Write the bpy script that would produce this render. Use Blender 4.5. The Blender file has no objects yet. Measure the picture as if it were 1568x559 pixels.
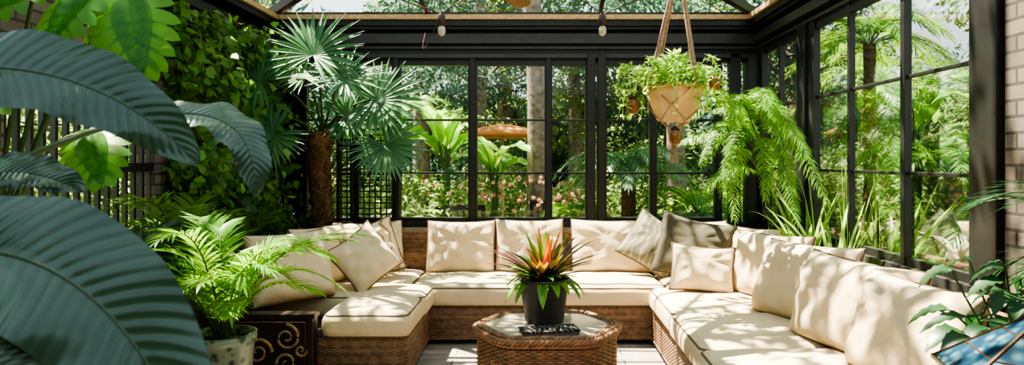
import bpy, math, random
import numpy as np
from mathutils import Vector, Matrix, Euler
rng = np.random.default_rng(7); random.seed(7)
S = bpy.context.scene
COL = S.collection
def A(*v): return np.array(v, float)
def nrm(v):
    v = np.asarray(v, float); return v/np.maximum(np.linalg.norm(v, axis=-1, keepdims=True), 1e-9)
# ------------------------------------------------------------------ mesh builder
class MB:
    def __init__(s): s.v=[]; s.f=[]; s.n=0
    def add(s, v, f, uv=None, mat=0, smooth=True):
        v=np.asarray(v,float).reshape(-1,3); f=np.asarray(f,int)
        if f.ndim==1: f=f[None,:]
        if uv is None: uv=np.zeros((len(v),2))
        s.v.append((v,np.asarray(uv,float).reshape(-1,2))); s.f.append((f+s.n,mat,smooth)); s.n+=len(v)
    def mesh(s, name, mats, clip=None):
        me=bpy.data.meshes.new(name)
        V=np.concatenate([a for a,_ in s.v]); U=np.concatenate([b for _,b in s.v])
        if clip: V=np.clip(V,clip[0],clip[1])
        loops=np.concatenate([f.ravel() for f,_,_ in s.f])
        tot=np.concatenate([np.full(len(f),f.shape[1]) for f,_,_ in s.f])
        st=np.concatenate([[0],np.cumsum(tot)[:-1]])
        mi=np.concatenate([np.full(len(f),m) for f,m,_ in s.f]); sm=np.concatenate([np.full(len(f),q) for f,_,q in s.f])
        me.vertices.add(len(V)); me.vertices.foreach_set('co',V.astype(np.float32).ravel())
        me.loops.add(len(loops)); me.loops.foreach_set('vertex_index',loops.astype(np.int32))
        me.polygons.add(len(tot)); me.polygons.foreach_set('loop_start',st.astype(np.int32)); me.polygons.foreach_set('loop_total',tot.astype(np.int32))
        me.polygons.foreach_set('material_index',mi.astype(np.int32)); me.polygons.foreach_set('use_smooth',sm.astype(bool))
        uvl=me.uv_layers.new(name='UVMap'); uvl.data.foreach_set('uv',U[loops].astype(np.float32).ravel())
        for m in mats: me.materials.append(m)
        me.update(calc_edges=True); me.validate()
        return me
    def build(s, name, mats, parent=None, bevel=0, M=None, clip=None):
        ob=bpy.data.objects.new(name, s.mesh(name,mats,clip)); COL.objects.link(ob)
        if M is not None: ob.matrix_world=M
        if parent: ob.parent=parent
        if bevel:
            b=ob.modifiers.new('bevel','BEVEL'); b.width=bevel; b.segments=2; b.limit_method='ANGLE'
        return ob
def empty(name, loc=(0,0,0)):
    e=bpy.data.objects.new(name,None); e.empty_display_size=.1; COL.objects.link(e); e.location=loc; return e
BF=[[0,3,2,1],[4,5,6,7],[0,1,5,4],[1,2,6,5],[2,3,7,6],[3,0,4,7]]
def box(mb,x0,x1,y0,y1,z0,z1,mat=0):
    mb.add([[x0,y0,z0],[x1,y0,z0],[x1,y1,z0],[x0,y1,z0],[x0,y0,z1],[x1,y0,z1],[x1,y1,z1],[x0,y1,z1]],BF,mat=mat,smooth=False)
def beam(mb,p0,p1,w,h,mat=0,up=(0,0,1)):
    p0=A(*p0);p1=A(*p1);d=nrm(p1-p0);s=nrm(np.cross(d,A(*up)))*w/2;u=nrm(np.cross(s,d))*h/2
    mb.add([p0-s-u,p0+s-u,p0+s+u,p0-s+u,p1-s-u,p1+s-u,p1+s+u,p1-s+u],BF,mat=mat,smooth=False)
def grid_faces(nu,nv,closed_u=False,off=0):
    i=np.arange(nu-(0 if closed_u else 1)); j=np.arange(nv-1)
    I,J=np.meshgrid(i,j,indexing='ij'); I=I.ravel();J=J.ravel(); I2=(I+1)%nu
    return np.stack([I*nv+J,I2*nv+J,I2*nv+J+1,I*nv+J+1],1)+off
def tube(mb,pts,r,sides=6,mat=0,closed=False,cap=True):
    P=np.asarray(pts,float); n=len(P); r=np.broadcast_to(np.asarray(r,float),(n,))
    if closed: T=nrm(np.roll(P,-1,0)-np.roll(P,1,0))
    else: T=nrm(np.gradient(P,axis=0))
    ref=A(0,0,1) if abs(T[:,2]).mean()<.8 else A(1,0.1,0)
    s=nrm(np.cross(T,ref)); u=np.cross(s,T)
    a=np.linspace(0,2*np.pi,sides,endpoint=False)
    V=P[:,None]+r[:,None,None]*(np.cos(a)[None,:,None]*s[:,None]+np.sin(a)[None,:,None]*u[:,None])
    V=V.reshape(-1,3)
    k=np.arange(n if closed else n-1); J=np.arange(sides)
    K,J=np.meshgrid(k,J,indexing='ij');K=K.ravel();J=J.ravel();K2=(K+1)%n;J2=(J+1)%sides
    uv=np.stack([np.tile(np.arange(sides)/sides,n),np.repeat(np.linspace(0,1,n),sides)],1)
    mb.add(V,np.stack([K*sides+J,K*sides+J2,K2*sides+J2,K2*sides+J],1),uv,mat)
    if cap and not closed:
        mb.add(V[:sides][::-1],np.arange(sides),mat=mat,smooth=False); mb.add(V[-sides:],np.arange(sides),mat=mat,smooth=False)
def lathe(mb,prof,c=(0,0,0),seg=36,mat=0,sx=1,sy=1,smooth=True):
    p=np.array(prof,float); a=np.linspace(0,2*np.pi,seg,endpoint=False)
    V=np.stack([c[0]+sx*p[None,:,0]*np.cos(a)[:,None],c[1]+sy*p[None,:,0]*np.sin(a)[:,None],c[2]+np.broadcast_to(p[None,:,1],(seg,len(p)))],-1)
    uv=np.stack(np.broadcast_arrays((a/6.283)[:,None],np.linspace(0,1,len(p))[None]),-1)
    mb.add(V.reshape(-1,3),grid_faces(seg,len(p),True),uv.reshape(-1,2),mat,smooth)
# ---- leaf profiles
def P_lance(t): return np.sin(np.pi*np.clip(t,0,1)**.7)**.9+.02
def P_leaf(t): return np.sin(np.pi*t**.75)**.6*.98+.02
def P_strap(t): return np.minimum(1,t*5+.35)*(1-t)**.55+.01
def P_heart(t): return np.sin(np.pi*t**.5)**.8+.02
def blades(mb,B,D,U,L,W,droop=.5,prof=P_lance,nseg=3,nx=2,fold=.2,mat=0):
    B=np.atleast_2d(B);N=len(B);D=nrm(np.broadcast_to(D,(N,3)));U=np.broadcast_to(U,(N,3))
    L=np.broadcast_to(L,(N,));W=np.broadcast_to(W,(N,));dr=np.broadcast_to(droop,(N,))
    side=nrm(np.cross(D,U)+1e-6)
    t=np.linspace(0,1,nseg+1)
    d=nrm(D[:,None]+dr[:,None,None]*t[None,:,None]*A(0,0,-1))
    step=L[:,None,None]/nseg*(d[:,:-1]+d[:,1:])/2
    P=B[:,None]+np.concatenate([np.zeros((N,1,3)),np.cumsum(step,1)],1)
    nn=np.cross(side[:,None],d); s=np.linspace(-1,1,nx); w=prof(t)[None,:]*W[:,None]/2
    V=P[:,:,None]+side[:,None,None]*(s[None,None,:]*w[:,:,None])[...,None]+nn[:,:,None]*(fold*np.abs(s)[None,None]*w[:,:,None])[...,None]
    f=grid_faces(nseg+1,nx); F=(f[None]+np.arange(N)[:,None,None]*(nseg+1)*nx).reshape(-1,4)
    uv=np.stack(np.broadcast_arrays(s[None,None]*.5+.5,t[None,:,None]),-1); uv=np.broadcast_to(uv,(N,nseg+1,nx,2))
    mb.add(V,F,uv,mat)
def bez(p0,p1,p2,n):
    t=np.linspace(0,1,n)[:,None]; return (1-t)**2*A(*p0)+2*t*(1-t)*A(*p1)+t*t*A(*p2)
def bigleaf(mb,p0,p1,p2,normal,W,prof=P_leaf,nseg=28,nx=11,fold=.15,ruf=.0,freq=30,mat=0,cup=0,rib=True,ribmat=None,ribs=-1):
    P=bez(p0,p1,p2,nseg+1);T=nrm(np.gradient(P,axis=0)); N=A(*normal)
    sd=nrm(np.cross(T,N)); nn=np.cross(sd,T); t=np.linspace(0,1,nseg+1); s=np.linspace(-1,1,nx)
    w=prof(t)*W/2
    h=fold*np.abs(s)[None]*w[:,None]-cup*(s**2)[None]*w[:,None]+ruf*np.sin(t[:,None]*freq+s[None]*1.5)*(s**2)[None]
    V=P[:,None]+sd[:,None]*(s[None]*w[:,None])[...,None]+nn[:,None]*h[...,None]
    uv=np.stack(np.broadcast_arrays(s[None]*.5+.5,t[:,None]),-1)
    mb.add(V,grid_faces(nseg+1,nx),uv,mat)
    if rib: tube(mb,P+nn*ribs*W*.004,np.linspace(W*.018,W*.004,nseg+1),6,mat if ribmat is None else ribmat)
def frond(mb,p0,p1,p2,normal,ll,lw,n=26,start=.15,ang=55,droop=.5,rr=.006,mat=0,rmat=0,lift=.15,jit=.06,nseg=3):
    m=n*2; P=bez(p0,p1,p2,m+1);T=nrm(np.gradient(P,axis=0)); sd=nrm(np.cross(T,A(*normal))); nn=np.cross(sd,T)
    tube(mb,P[::3],np.linspace(rr,rr*.3,len(P[::3])),5,rmat)
    idx=np.linspace(start*m,m-1,n).astype(int); t=(idx/m-start)/(1-start)
    pl=np.sin(np.pi*(.12+.83*t))**.6
    for sg in(-1,1):
        a=np.radians(ang-t*25)
        D=sd[idx]*sg*np.sin(a)[:,None]+T[idx]*np.cos(a)[:,None]+nn[idx]*lift+rng.normal(0,jit,(n,3))
        blades(mb,P[idx],D,nn[idx],ll*pl*rng.uniform(.9,1.08,n),lw,droop,P_strap,nseg,2,0,mat)
    blades(mb,P[-1:],T[-1:],nn[-1:],ll*.5,lw,droop,P_strap,nseg,2,0,mat)
def fan(mb,hub,d,normal,R,n=34,span=290,droop=.45,mat=0,w=.1):
    N=nrm(A(*normal)); d=nrm(A(*d)-N*np.dot(A(*d),N)); s=np.cross(N,d)
    a=np.radians(np.linspace(-span/2,span/2,n))
    D=d*np.cos(a)[:,None]+s*np.sin(a)[:,None]+N*.12*np.cos(np.arange(n)*np.pi)[:,None]*.5+N*.15
    L=R*(.72+.28*np.cos(a/2)**1)*rng.uniform(.92,1.05,n)
    blades(mb,np.tile(A(*hub),(n,1)),D,np.tile(N,(n,1)),L,R*w,droop,lambda t:np.where(t<.5,.12+t*1.75,np.maximum(0,(1-t))*2)+.01,8,3,.45,mat)
def monstera(mb,p0,p2,normal,Wd,arch=.03,mat=0):
    p0=A(*p0);p2=A(*p2);N=nrm(A(*normal)); pm=(p0+p2)/2+N*arch; P=bez(p0,pm,p2,41);T=nrm(np.gradient(P,axis=0));sd=nrm(np.cross(T,N));nn=np.cross(sd,T)
    Ln=np.linalg.norm(p2-p0)
    bigleaf(mb,p0,pm,p2,normal,Wd*.5,prof=P_heart,nseg=14,nx=5,fold=.1,mat=mat)
    for sg in(-1,1):
        for i in range(7):
            k=int(i*5.2); a=[125,100,82,70,58,46,34][i]; a=np.radians(a)
            D=sd[k]*sg*np.sin(a)+T[k]*np.cos(a); l=Wd*[.44,.56,.6,.58,.52,.43,.3][i]
            b=P[k]; e=b+D*l-nn[k]*l*.18; m=b+D*l*.5+T[k]*(-.02)*Ln+nn[k]*.01
            bigleaf(mb,b,m,e+T[k]*Ln*.06,nn[k],Ln*.19,prof=lambda t:np.minimum(1,.75+t)*(1-t**5)**.7+.01,nseg=8,nx=3,fold=0,mat=mat,rib=False)
# ------------------------------------------------------------------ materials
def M0(name):
    m=bpy.data.materials.new(name); m.use_nodes=True; nt=m.node_tree; return m,nt,nt.nodes['Principled BSDF'],nt.nodes['Material Output']
def nd(nt,t,**k):
    n=nt.nodes.new(t)
    for a,b in k.items():
        if a in n.inputs.keys(): n.inputs[a].default_value=b
        else: setattr(n,a,b)
    return n
def ramp(nt,fac,stops):
    r=nt.nodes.new('ShaderNodeValToRGB'); e=r.color_ramp.elements
    while len(e)<len(stops): e.new(.5)
    for i,(p,c) in enumerate(stops): e[i].position=p; e[i].color=(*c,1)
    nt.links.new(fac,r.inputs[0]); return r
def bump(nt,b,h,st,dist=.01):
    n=nt.nodes.new('ShaderNodeBump'); n.inputs['Strength'].default_value=st; n.inputs['Distance'].default_value=dist
    nt.links.new(h,n.inputs['Height']); nt.links.new(n.outputs[0],b.inputs['Normal']); return n
def plain(name,c,rough=.5,metal=0,noise=0,nscale=20,bmp=0,spec=.5):
    m,nt,b,o=M0(name); b.inputs['Roughness'].default_value=rough; b.inputs['Metallic'].default_value=metal; b.inputs['Specular IOR Level'].default_value=spec
    b.inputs['Base Color'].default_value=(*c,1)
    tc=nd(nt,'ShaderNodeTexCoord'); nz=nd(nt,'ShaderNodeTexNoise',Scale=nscale,Detail=5.0); nt.links.new(tc.outputs['Object'],nz.inputs['Vector'])
    if noise:
        r=ramp(nt,nz.outputs[0],[(.3,tuple(x*(1-noise) for x in c)),(.7,tuple(min(1,x*(1+noise)) for x in c))]); nt.links.new(r.outputs[0],b.inputs['Base Color'])
    if bmp: bump(nt,b,nz.outputs[0],bmp)
    return m
def leafm(name,c1,c2,rough=.4,trans=.35,tc=None,vein=0,nv=22,slant=6,sp=.5,vb=.25):
    m,nt,b,o=M0(name); L=nt.links.new
    g=nd(nt,'ShaderNodeNewGeometry'); r=ramp(nt,g.outputs['Random Per Island'],[(0,c1),(1,c2)])
    col=r.outputs[0]; b.inputs['Roughness'].default_value=rough; b.inputs['Specular IOR Level'].default_value=sp
    if vein:
        uv=nd(nt,'ShaderNodeUVMap'); sx=nd(nt,'ShaderNodeSeparateXYZ'); L(uv.outputs[0],sx.inputs[0])
        s=nd(nt,'ShaderNodeMath',operation='SUBTRACT'); L(sx.outputs[0],s.inputs[0]); s.inputs[1].default_value=.5
        ab=nd(nt,'ShaderNodeMath',operation='ABSOLUTE'); L(s.outputs[0],ab.inputs[0])
        a=nd(nt,'ShaderNodeMath',operation='MULTIPLY_ADD'); L(sx.outputs[1],a.inputs[0]); a.inputs[1].default_value=nv*6.28
        a2=nd(nt,'ShaderNodeMath',operation='MULTIPLY'); L(ab.outputs[0],a2.inputs[0]); a2.inputs[1].default_value=-slant*6.28; L(a2.outputs[0],a.inputs[2])
        sn=nd(nt,'ShaderNodeMath',operation='SINE'); L(a.outputs[0],sn.inputs[0])
        mr=nd(nt,'ShaderNodeMapRange'); L(sn.outputs[0],mr.inputs[0]); mr.inputs[1].default_value=.3; mr.inputs[2].default_value=1
        mx=nd(nt,'ShaderNodeMix',data_type='RGBA'); L(col,mx.inputs[6]); mx.inputs[7].default_value=(*[min(1,x*1.7+.008) for x in c2],1)
        mm=nd(nt,'ShaderNodeMath',operation='MULTIPLY'); L(mr.outputs[0],mm.inputs[0]); mm.inputs[1].default_value=vein; L(mm.outputs[0],mx.inputs[0]); col=mx.outputs[2]
        bump(nt,b,sn.outputs[0],vb,.004)
    L(col,b.inputs['Base Color'])
    tr=nd(nt,'ShaderNodeBsdfTranslucent')
    t=tc or tuple(min(1,x*2.2+.03*(i==1)) for i,x in enumerate(c2))
    tr.inputs[0].default_value=(*t,1); ms=nd(nt,'ShaderNodeMixShader'); ms.inputs[0].default_value=trans
    L(b.outputs[0],ms.inputs[1]); L(tr.outputs[0],ms.inputs[2]); L(ms.outputs[0],o.inputs[0]); return m
m_frame=plain('charcoal_frame_paint',(.020,.020,.020),.38,0,.2,8)
m_frame2=plain('charcoal_frame_trim',(.042,.042,.042),.35,0,.2,8)
m_wood=plain('light_oak_trim',(.50,.34,.19),.5,0,.25,30)
def fabric(name,c,sc=1):
    m,nt,b,o=M0(name);L=nt.links.new; b.inputs['Roughness'].default_value=.85; b.inputs['Specular IOR Level'].default_value=.2
    tc=nd(nt,'ShaderNodeTexCoord'); n1=nd(nt,'ShaderNodeTexNoise',Scale=6.0,Detail=3.0); n2=nd(nt,'ShaderNodeTexNoise',Scale=500.0,Detail=1.0)
    L(tc.outputs['Object'],n1.inputs['Vector']);L(tc.outputs['Object'],n2.inputs['Vector'])
    r=ramp(nt,n1.outputs[0],[(.3,tuple(x*.9 for x in c)),(.7,c)]);L(r.outputs[0],b.inputs['Base Color'])
    ad=nd(nt,'ShaderNodeMath',operation='MULTIPLY_ADD');L(n1.outputs[0],ad.inputs[0]);ad.inputs[1].default_value=6.0;L(n2.outputs[0],ad.inputs[2])
    bump(nt,b,ad.outputs[0],.6,.01)
    return m
m_cream=fabric('cream_canvas',(.70,.565,.38)); m_grey=fabric('taupe_canvas',(.12,.108,.08)); m_pipe=plain('piping_cord',(.13,.085,.045),.8)
m_pipeg=plain('piping_grey',(.07,.06,.045),.8)
def pattern(name,c1,c2,sc):
    m,nt,b,o=M0(name);L=nt.links.new; b.inputs['Roughness'].default_value=.9
    tc=nd(nt,'ShaderNodeTexCoord'); w=nd(nt,'ShaderNodeTexWave',Scale=sc,Distortion=9.0,Detail=2.0); w.inputs['Detail Scale'].default_value=1.2; L(tc.outputs['Object'],w.inputs['Vector'])
    r=ramp(nt,w.outputs['Fac'],[(.0,c1),(.16,c1),(.24,c2),(1,c2)]);L(r.outputs[0],b.inputs['Base Color']); return m
m_pat=pattern('scroll_print_cream',(.30,.20,.11),(.62,.49,.33),4); m_patg=pattern('scroll_print_olive',(.24,.22,.155),(.14,.13,.09),5)
def wickerm(name,c):
    m,nt,b,o=M0(name);L=nt.links.new; b.inputs['Roughness'].default_value=.5
    g=nd(nt,'ShaderNodeNewGeometry'); tc=nd(nt,'ShaderNodeTexCoord'); n=nd(nt,'ShaderNodeTexNoise',Scale=25.0,Detail=3.0);L(tc.outputs['Object'],n.inputs['Vector'])
    ad=nd(nt,'ShaderNodeMath',operation='MULTIPLY_ADD');L(g.outputs['Random Per Island'],ad.inputs[0]);ad.inputs[1].default_value=.35;L(n.outputs[0],ad.inputs[2])
    r=ramp(nt,ad.outputs[0],[(.35,tuple(x*.5 for x in c)),(.9,tuple(x*1.35 for x in c))]);L(r.outputs[0],b.inputs['Base Color']); return m
m_wick=wickerm('wicker_brown',(.20,.12,.07)); m_wickt=wickerm('wicker_warm_brown',(.22,.115,.06)); m_wickin=plain('wicker_core',(.035,.022,.014),.8)
def brickm(name,c1,c2,mo,sc=1,vert='XZ'):
    m,nt,b,o=M0(name);L=nt.links.new; b.inputs['Roughness'].default_value=.85
    tc=nd(nt,'ShaderNodeTexCoord'); sx=nd(nt,'ShaderNodeSeparateXYZ');L(tc.outputs['Object'],sx.inputs[0]); cb=nd(nt,'ShaderNodeCombineXYZ')
    if vert=='XY': L(sx.outputs[0],cb.inputs[0]);L(sx.outputs[1],cb.inputs[1])
    else:
        ad=nd(nt,'ShaderNodeMath',operation='ADD');L(sx.outputs[0],ad.inputs[0]);L(sx.outputs[1],ad.inputs[1]);L(ad.outputs[0],cb.inputs[0]);L(sx.outputs[2],cb.inputs[1])
    br=nd(nt,'ShaderNodeTexBrick',Scale=sc); L(cb.outputs[0],br.inputs['Vector']); br.inputs['Color1'].default_value=(*c1,1);br.inputs['Color2'].default_value=(*c2,1);br.inputs['Mortar'].default_value=(*mo,1)
    br.inputs['Brick Width'].default_value=.22 if vert!='XY' else .62; br.inputs['Row Height'].default_value=.075 if vert!='XY' else .14; br.inputs['Mortar Size'].default_value=.008 if vert!='XY' else .004
    nz=nd(nt,'ShaderNodeTexNoise',Scale=9.0,Detail=6.0);L(tc.outputs['Object'],nz.inputs['Vector'])
    mx=nd(nt,'ShaderNodeMix',data_type='RGBA',blend_type='MULTIPLY');mx.inputs[0].default_value=.6;L(br.outputs[0],mx.inputs[6])
    r=ramp(nt,nz.outputs[0],[(.3,(.5,.5,.5)),(.7,(1,1,1))]);L(r.outputs[0],mx.inputs[7]);L(mx.outputs[2],b.inputs['Base Color'])
    inv=nd(nt,'ShaderNodeMath',operation='SUBTRACT');inv.inputs[0].default_value=1;L(br.outputs['Fac'],inv.inputs[1]);bump(nt,b,inv.outputs[0],.6,.008)
    return m
m_brick=brickm('painted_brick',(.18,.15,.12),(.115,.095,.078),(.06,.052,.045)); m_floor=brickm('stone_plank_floor',(.40,.34,.29),(.28,.24,.21),(.06,.05,.045),1,'XY')
def glassm(name,tint,refl=1.0,fx=0.0):
    m,nt,b,o=M0(name);L=nt.links.new; nt.nodes.remove(b)
    t=nd(nt,'ShaderNodeBsdfTransparent');t.inputs[0].default_value=(*tint,1);g=nd(nt,'ShaderNodeBsdfGlossy');g.inputs['Roughness'].default_value=.03;g.inputs[0].default_value=(.9,.97,1,1)
    f=nd(nt,'ShaderNodeFresnel',IOR=1.5);mu=nd(nt,'ShaderNodeMath',operation='MULTIPLY_ADD');L(f.outputs[0],mu.inputs[0]);mu.inputs[1].default_value=refl;mu.inputs[2].default_value=fx
    s=nd(nt,'ShaderNodeMixShader');L(mu.outputs[0],s.inputs[0]);L(t.outputs[0],s.inputs[1]);L(g.outputs[0],s.inputs[2]);L(s.outputs[0],o.inputs[0]);return m
m_glass=glassm('window_glass',(.97,.99,.97),.5); m_roofg=glassm('roof_glass',(.96,.99,.98),.6)
def bluepane():
    m,nt,b,o=M0('blue_stained_glass');L=nt.links.new; tc=nd(nt,'ShaderNodeTexCoord'); v=nd(nt,'ShaderNodeTexVoronoi',Scale=26.0);L(tc.outputs['Object'],v.inputs['Vector'])
    r=ramp(nt,v.outputs['Distance'],[(.1,(.16,.26,.30)),(.4,(.045,.12,.18)),(.6,(.02,.06,.11))]);L(r.outputs[0],b.inputs['Base Color']);b.inputs['Roughness'].default_value=.08
    t=nd(nt,'ShaderNodeBsdfTransparent');t.inputs[0].default_value=(.40,.62,.74,1);s=nd(nt,'ShaderNodeMixShader');s.inputs[0].default_value=.35;L(b.outputs[0],s.inputs[1]);L(t.outputs[0],s.inputs[2]);L(s.outputs[0],o.inputs[0]);return m
m_blueg=bluepane()
L_dark=leafm('dark_glossy_leaf',(.008,.036,.024),(.014,.055,.033),.24,.10,(.06,.18,.05),.40,26,5,.65,.22)
L_mon=leafm('monstera_leaf_green',(.03,.14,.015),(.07,.24,.02),.35,.5,(.28,.62,.05))
L_fan=leafm('fan_palm_leaf',(.045,.13,.065),(.10,.22,.10),.34,.32,(.22,.48,.14))
L_areca=leafm('areca_leaf',(.06,.20,.02),(.14,.32,.03),.4,.45,(.34,.60,.06))
L_fern=leafm('fern_leaf',(.06,.21,.02),(.15,.35,.03),.45,.45,(.34,.60,.06))
L_vine=leafm('vine_leaf',(.015,.065,.014),(.13,.22,.025),.42,.38)
L_dk=leafm('deep_green_leaf',(.008,.035,.014),(.022,.07,.022),.4,.25)  # dark green foliage for kentia and philodendron
L_ban=leafm('banana_leaf',(.09,.24,.03),(.17,.36,.05),.4,.45,(.38,.64,.10),.3,26,3)
L_hang=leafm('trailing_leaf',(.14,.30,.05),(.34,.50,.13),.4,.4)
L_t1=leafm('tree_leaf',(.03,.085,.02),(.14,.21,.06),.5,.42,(.36,.50,.15))
L_t2=leafm('shrub_leaf',(.05,.12,.03),(.19,.29,.09),.5,.42,(.42,.56,.18))
L_t3=leafm('conifer_leaf',(.022,.06,.045),(.07,.14,.09),.55,.3)
L_str=leafm('strap_leaf',(.08,.20,.03),(.25,.38,.08),.4,.4)
m_stem=plain('green_stem',(.05,.10,.03),.5); m_bark=plain('bark',(.24,.18,.15),.9,0,.5,12,.8); m_ptrunk=plain('palm_trunk_fibre',(.17,.10,.05),.95,0,.6,40,1)
m_soil=plain('potting_soil',(.02,.014,.01),.95,0,.5,60,.5); m_rib=plain('dark_leaf_midrib',(.05,.10,.055),.4)

# ------------------------------------------------------------------ room shell
XL,XR,YB,YF=-2.7,2.2,6.9,-1.0
ROOM=(A(XL+.02,YF+.05,0),A(XR-.09,YB-.03,3.2))
mb=MB(); box(mb,XL-.15,XR+.15,YF-.15,YB+.15,-.12,0); mb.build('floor',[m_floor])
mb=MB(); box(mb,-45,45,-20,60,-.35,-.13); mb.build('garden_ground',[plain('garden_soil_grass',(.12,.14,.06),.95,0,.6,3,.3)])
mb=MB(); box(mb,-1.0,.9,7.3,16,-.14,-.11); mb.build('garden_path',[brickm('pale_paving',(.45,.42,.36),(.36,.33,.28),(.15,.14,.12),1,'XY')])
mb=MB()
box(mb,XL,XR,YB,YB+.12,0,.80)
box(mb,XL,XR,YB-.04,YB+.14,.78,.84,1)
box(mb,XL,XR,YB,YB+.12,2.43,2.86)
for z0,z1,d in((2.46,2.50,.05),(2.55,2.58,.03),(2.60,2.70,.07),(2.73,2.76,.11),(2.76,2.83,.14)): box(mb,XL,XR,YB-d,YB+.01,z0,z1,1 if d<.1 else 0)
for x0,x1,d in((-2.7,-2.32,.0),(-1.86,-1.80,.02),(-1.445,-1.39,.03),(-.685,-.63,.03),(.075,.12,.03),(.48,.56,.06),(.585,.66,.08),(1.12,1.16,.02),(1.77,1.82,.03),(1.90,2.0,.05),(2.06,2.2,.08)):
    box(mb,x0,x1,YB-d,YB+.10,.8,2.5)
for x0,x1 in((-2.32,-1.86),(-1.80,-1.445),(-1.39,-.685),(-.63,.075),(.12,.48),(.66,1.12),(1.16,1.77)):
    for z in(1.32,1.85): box(mb,x0,x1,YB+.02,YB+.06,z-.010,z+.010)
    box(mb,x0,x1,YB-.01,YB+.07,.84,.88);box(mb,x0,x1,YB-.01,YB+.07,2.39,2.44)
    for xx in(x0,x1): box(mb,xx-.016,xx+.016,YB-.012,YB+.075,.86,2.42)
mb.build('wall_back',[m_frame,m_frame2],bevel=.004)
def pane(name,pts,mat):
    mb=MB(); mb.add(pts,[0,1,2,3],smooth=False); return mb.build(name,[mat])
pane('window_1',[[-2.32,YB+.045,.86],[.47,YB+.045,.86],[.47,YB+.045,2.4],[-2.32,YB+.045,2.4]],m_glass)
pane('window_2',[[.67,YB+.045,.86],[1.76,YB+.045,.86],[1.76,YB+.045,2.4],[.67,YB+.045,2.4]],m_glass)
mb=MB()
box(mb,XR,XR+.12,3.27,YB,0,.78); box(mb,XR-.04,XR+.14,3.27,YB,.76,.82,1)
box(mb,XR,XR+.12,YF,YB,2.53,2.86)
for z0,z1,d in((2.56,2.59,.03),(2.62,2.70,.07),(2.73,2.76,.11),(2.76,2.83,.14)): box(mb,XR-d,XR+.01,YF,YB,z0,z1,1 if d<.1 else 0)
for y0,y1,d in((3.29,3.50,.03),(4.15,4.20,.012),(4.89,4.93,.008),(5.50,5.60,.02),(5.64,5.82,.04),(6.3,6.34,.01),(6.74,6.9,.03)):
    box(mb,XR-d,XR+.035,y0,y1,.8,2.56)
for y0,y1 in((3.50,4.15),(4.20,4.89),(4.93,5.50),(5.82,6.3),(6.34,6.74)):
    for z in(1.37,1.95): box(mb,XR+.01,XR+.03,y0,y1,z-.011,z+.011)
    box(mb,XR-.005,XR+.035,y0,y1,.82,.87);box(mb,XR-.005,XR+.035,y0,y1,2.49,2.54)
mb.build('wall_right',[m_frame,m_frame2],bevel=.004)
pane('window_3',[[XR+.02,3.50,.86],[XR+.02,6.74,.86],[XR+.02,6.74,2.5],[XR+.02,3.50,2.5]],m_glass)
mb=MB(); box(mb,XR,XR+.2,YF,3.27,0,2.53); mb.build('wall_right_brick',[m_brick])
mb=MB(); y0,y1,z0,z1=3.5,4.95,.7,2.05
box(mb,XL-.2,XL,YF,y0,0,2.53);box(mb,XL-.2,XL,y1,YB,0,2.53);box(mb,XL-.2,XL,y0,y1,0,z0);box(mb,XL-.2,XL,y0,y1,z1,2.53)
mb.build('wall_left',[m_brick])
mb=MB()
for y in np.arange(y0,y1+.01,.097): box(mb,XL-.1,XL-.07,y-.012,y+.012,z0,z1)
for z in(z0+.03,1.4,z1-.03): box(mb,XL-.11,XL-.05,y0,y1,z-.03,z+.03)
mb.build('window_4',[m_frame])
mb=MB(); box(mb,XL-.2,XL+.0,YF,YB,2.53,2.86)
for za,zb,d in((2.50,2.56,.05),(2.62,2.70,.07),(2.76,2.83,.14)): box(mb,XL-.01,XL+d,YF,YB,za,zb,0)
mb.build('trim_1',[m_frame],bevel=.004)
mb=MB(); box(mb,XL-.2,XR+.2,YF-.2,YF,0,2.86); mb.build('wall_front',[m_brick])
mb=MB(); box(mb,XL+.17,XR-.12,YB-.17,YB-.12,2.82,2.865);box(mb,XR-.17,XR-.12,YF,YB-.17,2.82,2.865);box(mb,XL+.12,XL+.17,YF,YB-.12,2.82,2.865)
mb.build('trim_2',[m_wood])
RZ=2.88; RX=-.25; RD=2.45; RH=RZ+.2*RD
mb=MB()
for (x,y) in [(XL,YB),(XR,YB)]: beam(mb,(x,y,RZ),(RX,YB-RD,RH),.07,.08)
beam(mb,(RX,YB-RD,RH),(RX,YF,RH),.08,.1)
for y in (-.4,1.2,2.8,4.4):
    beam(mb,(XL,y,RZ),(RX,y,RH),.045,.06);beam(mb,(XR,y,RZ),(RX,y,RH),.045,.06)
for x in(-1.1,.6):
    d=RD*(1-abs(x-RX)/RD); beam(mb,(x,YB,RZ),(x,YB-d,RZ+.2*d),.04,.05)
for y in(5.7,):
    d=YB-y; beam(mb,(XL,y,RZ),(XL+d,y,RZ+.2*d),.045,.06);beam(mb,(XR,y,RZ),(XR-d,y,RZ+.2*d),.045,.06)
box(mb,XL-.2,XL+.1,YF,YB+.1,2.86,2.90);box(mb,XR-.1,XR+.2,YF,YB+.1,2.86,2.90);box(mb,XL,XR,YB-.1,YB+.2,2.86,2.90)
mb.build('ceiling',[m_frame])
mb=MB(); e=.05
mb.add([[XL,YB,RZ+e],[XR,YB,RZ+e],[RX,YB-RD,RH+e]],[0,1,2],smooth=False)
mb.add([[XL,YF,RZ+e],[XL,YB,RZ+e],[RX,YB-RD,RH+e],[RX,YF,RH+e]],[0,1,2,3],smooth=False)
mb.add([[XR,YF,RZ+e],[XR,YB,RZ+e],[RX,YB-RD,RH+e],[RX,YF,RH+e]],[3,2,1,0],smooth=False)
mb.build('window_5',[m_roofg])

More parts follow.
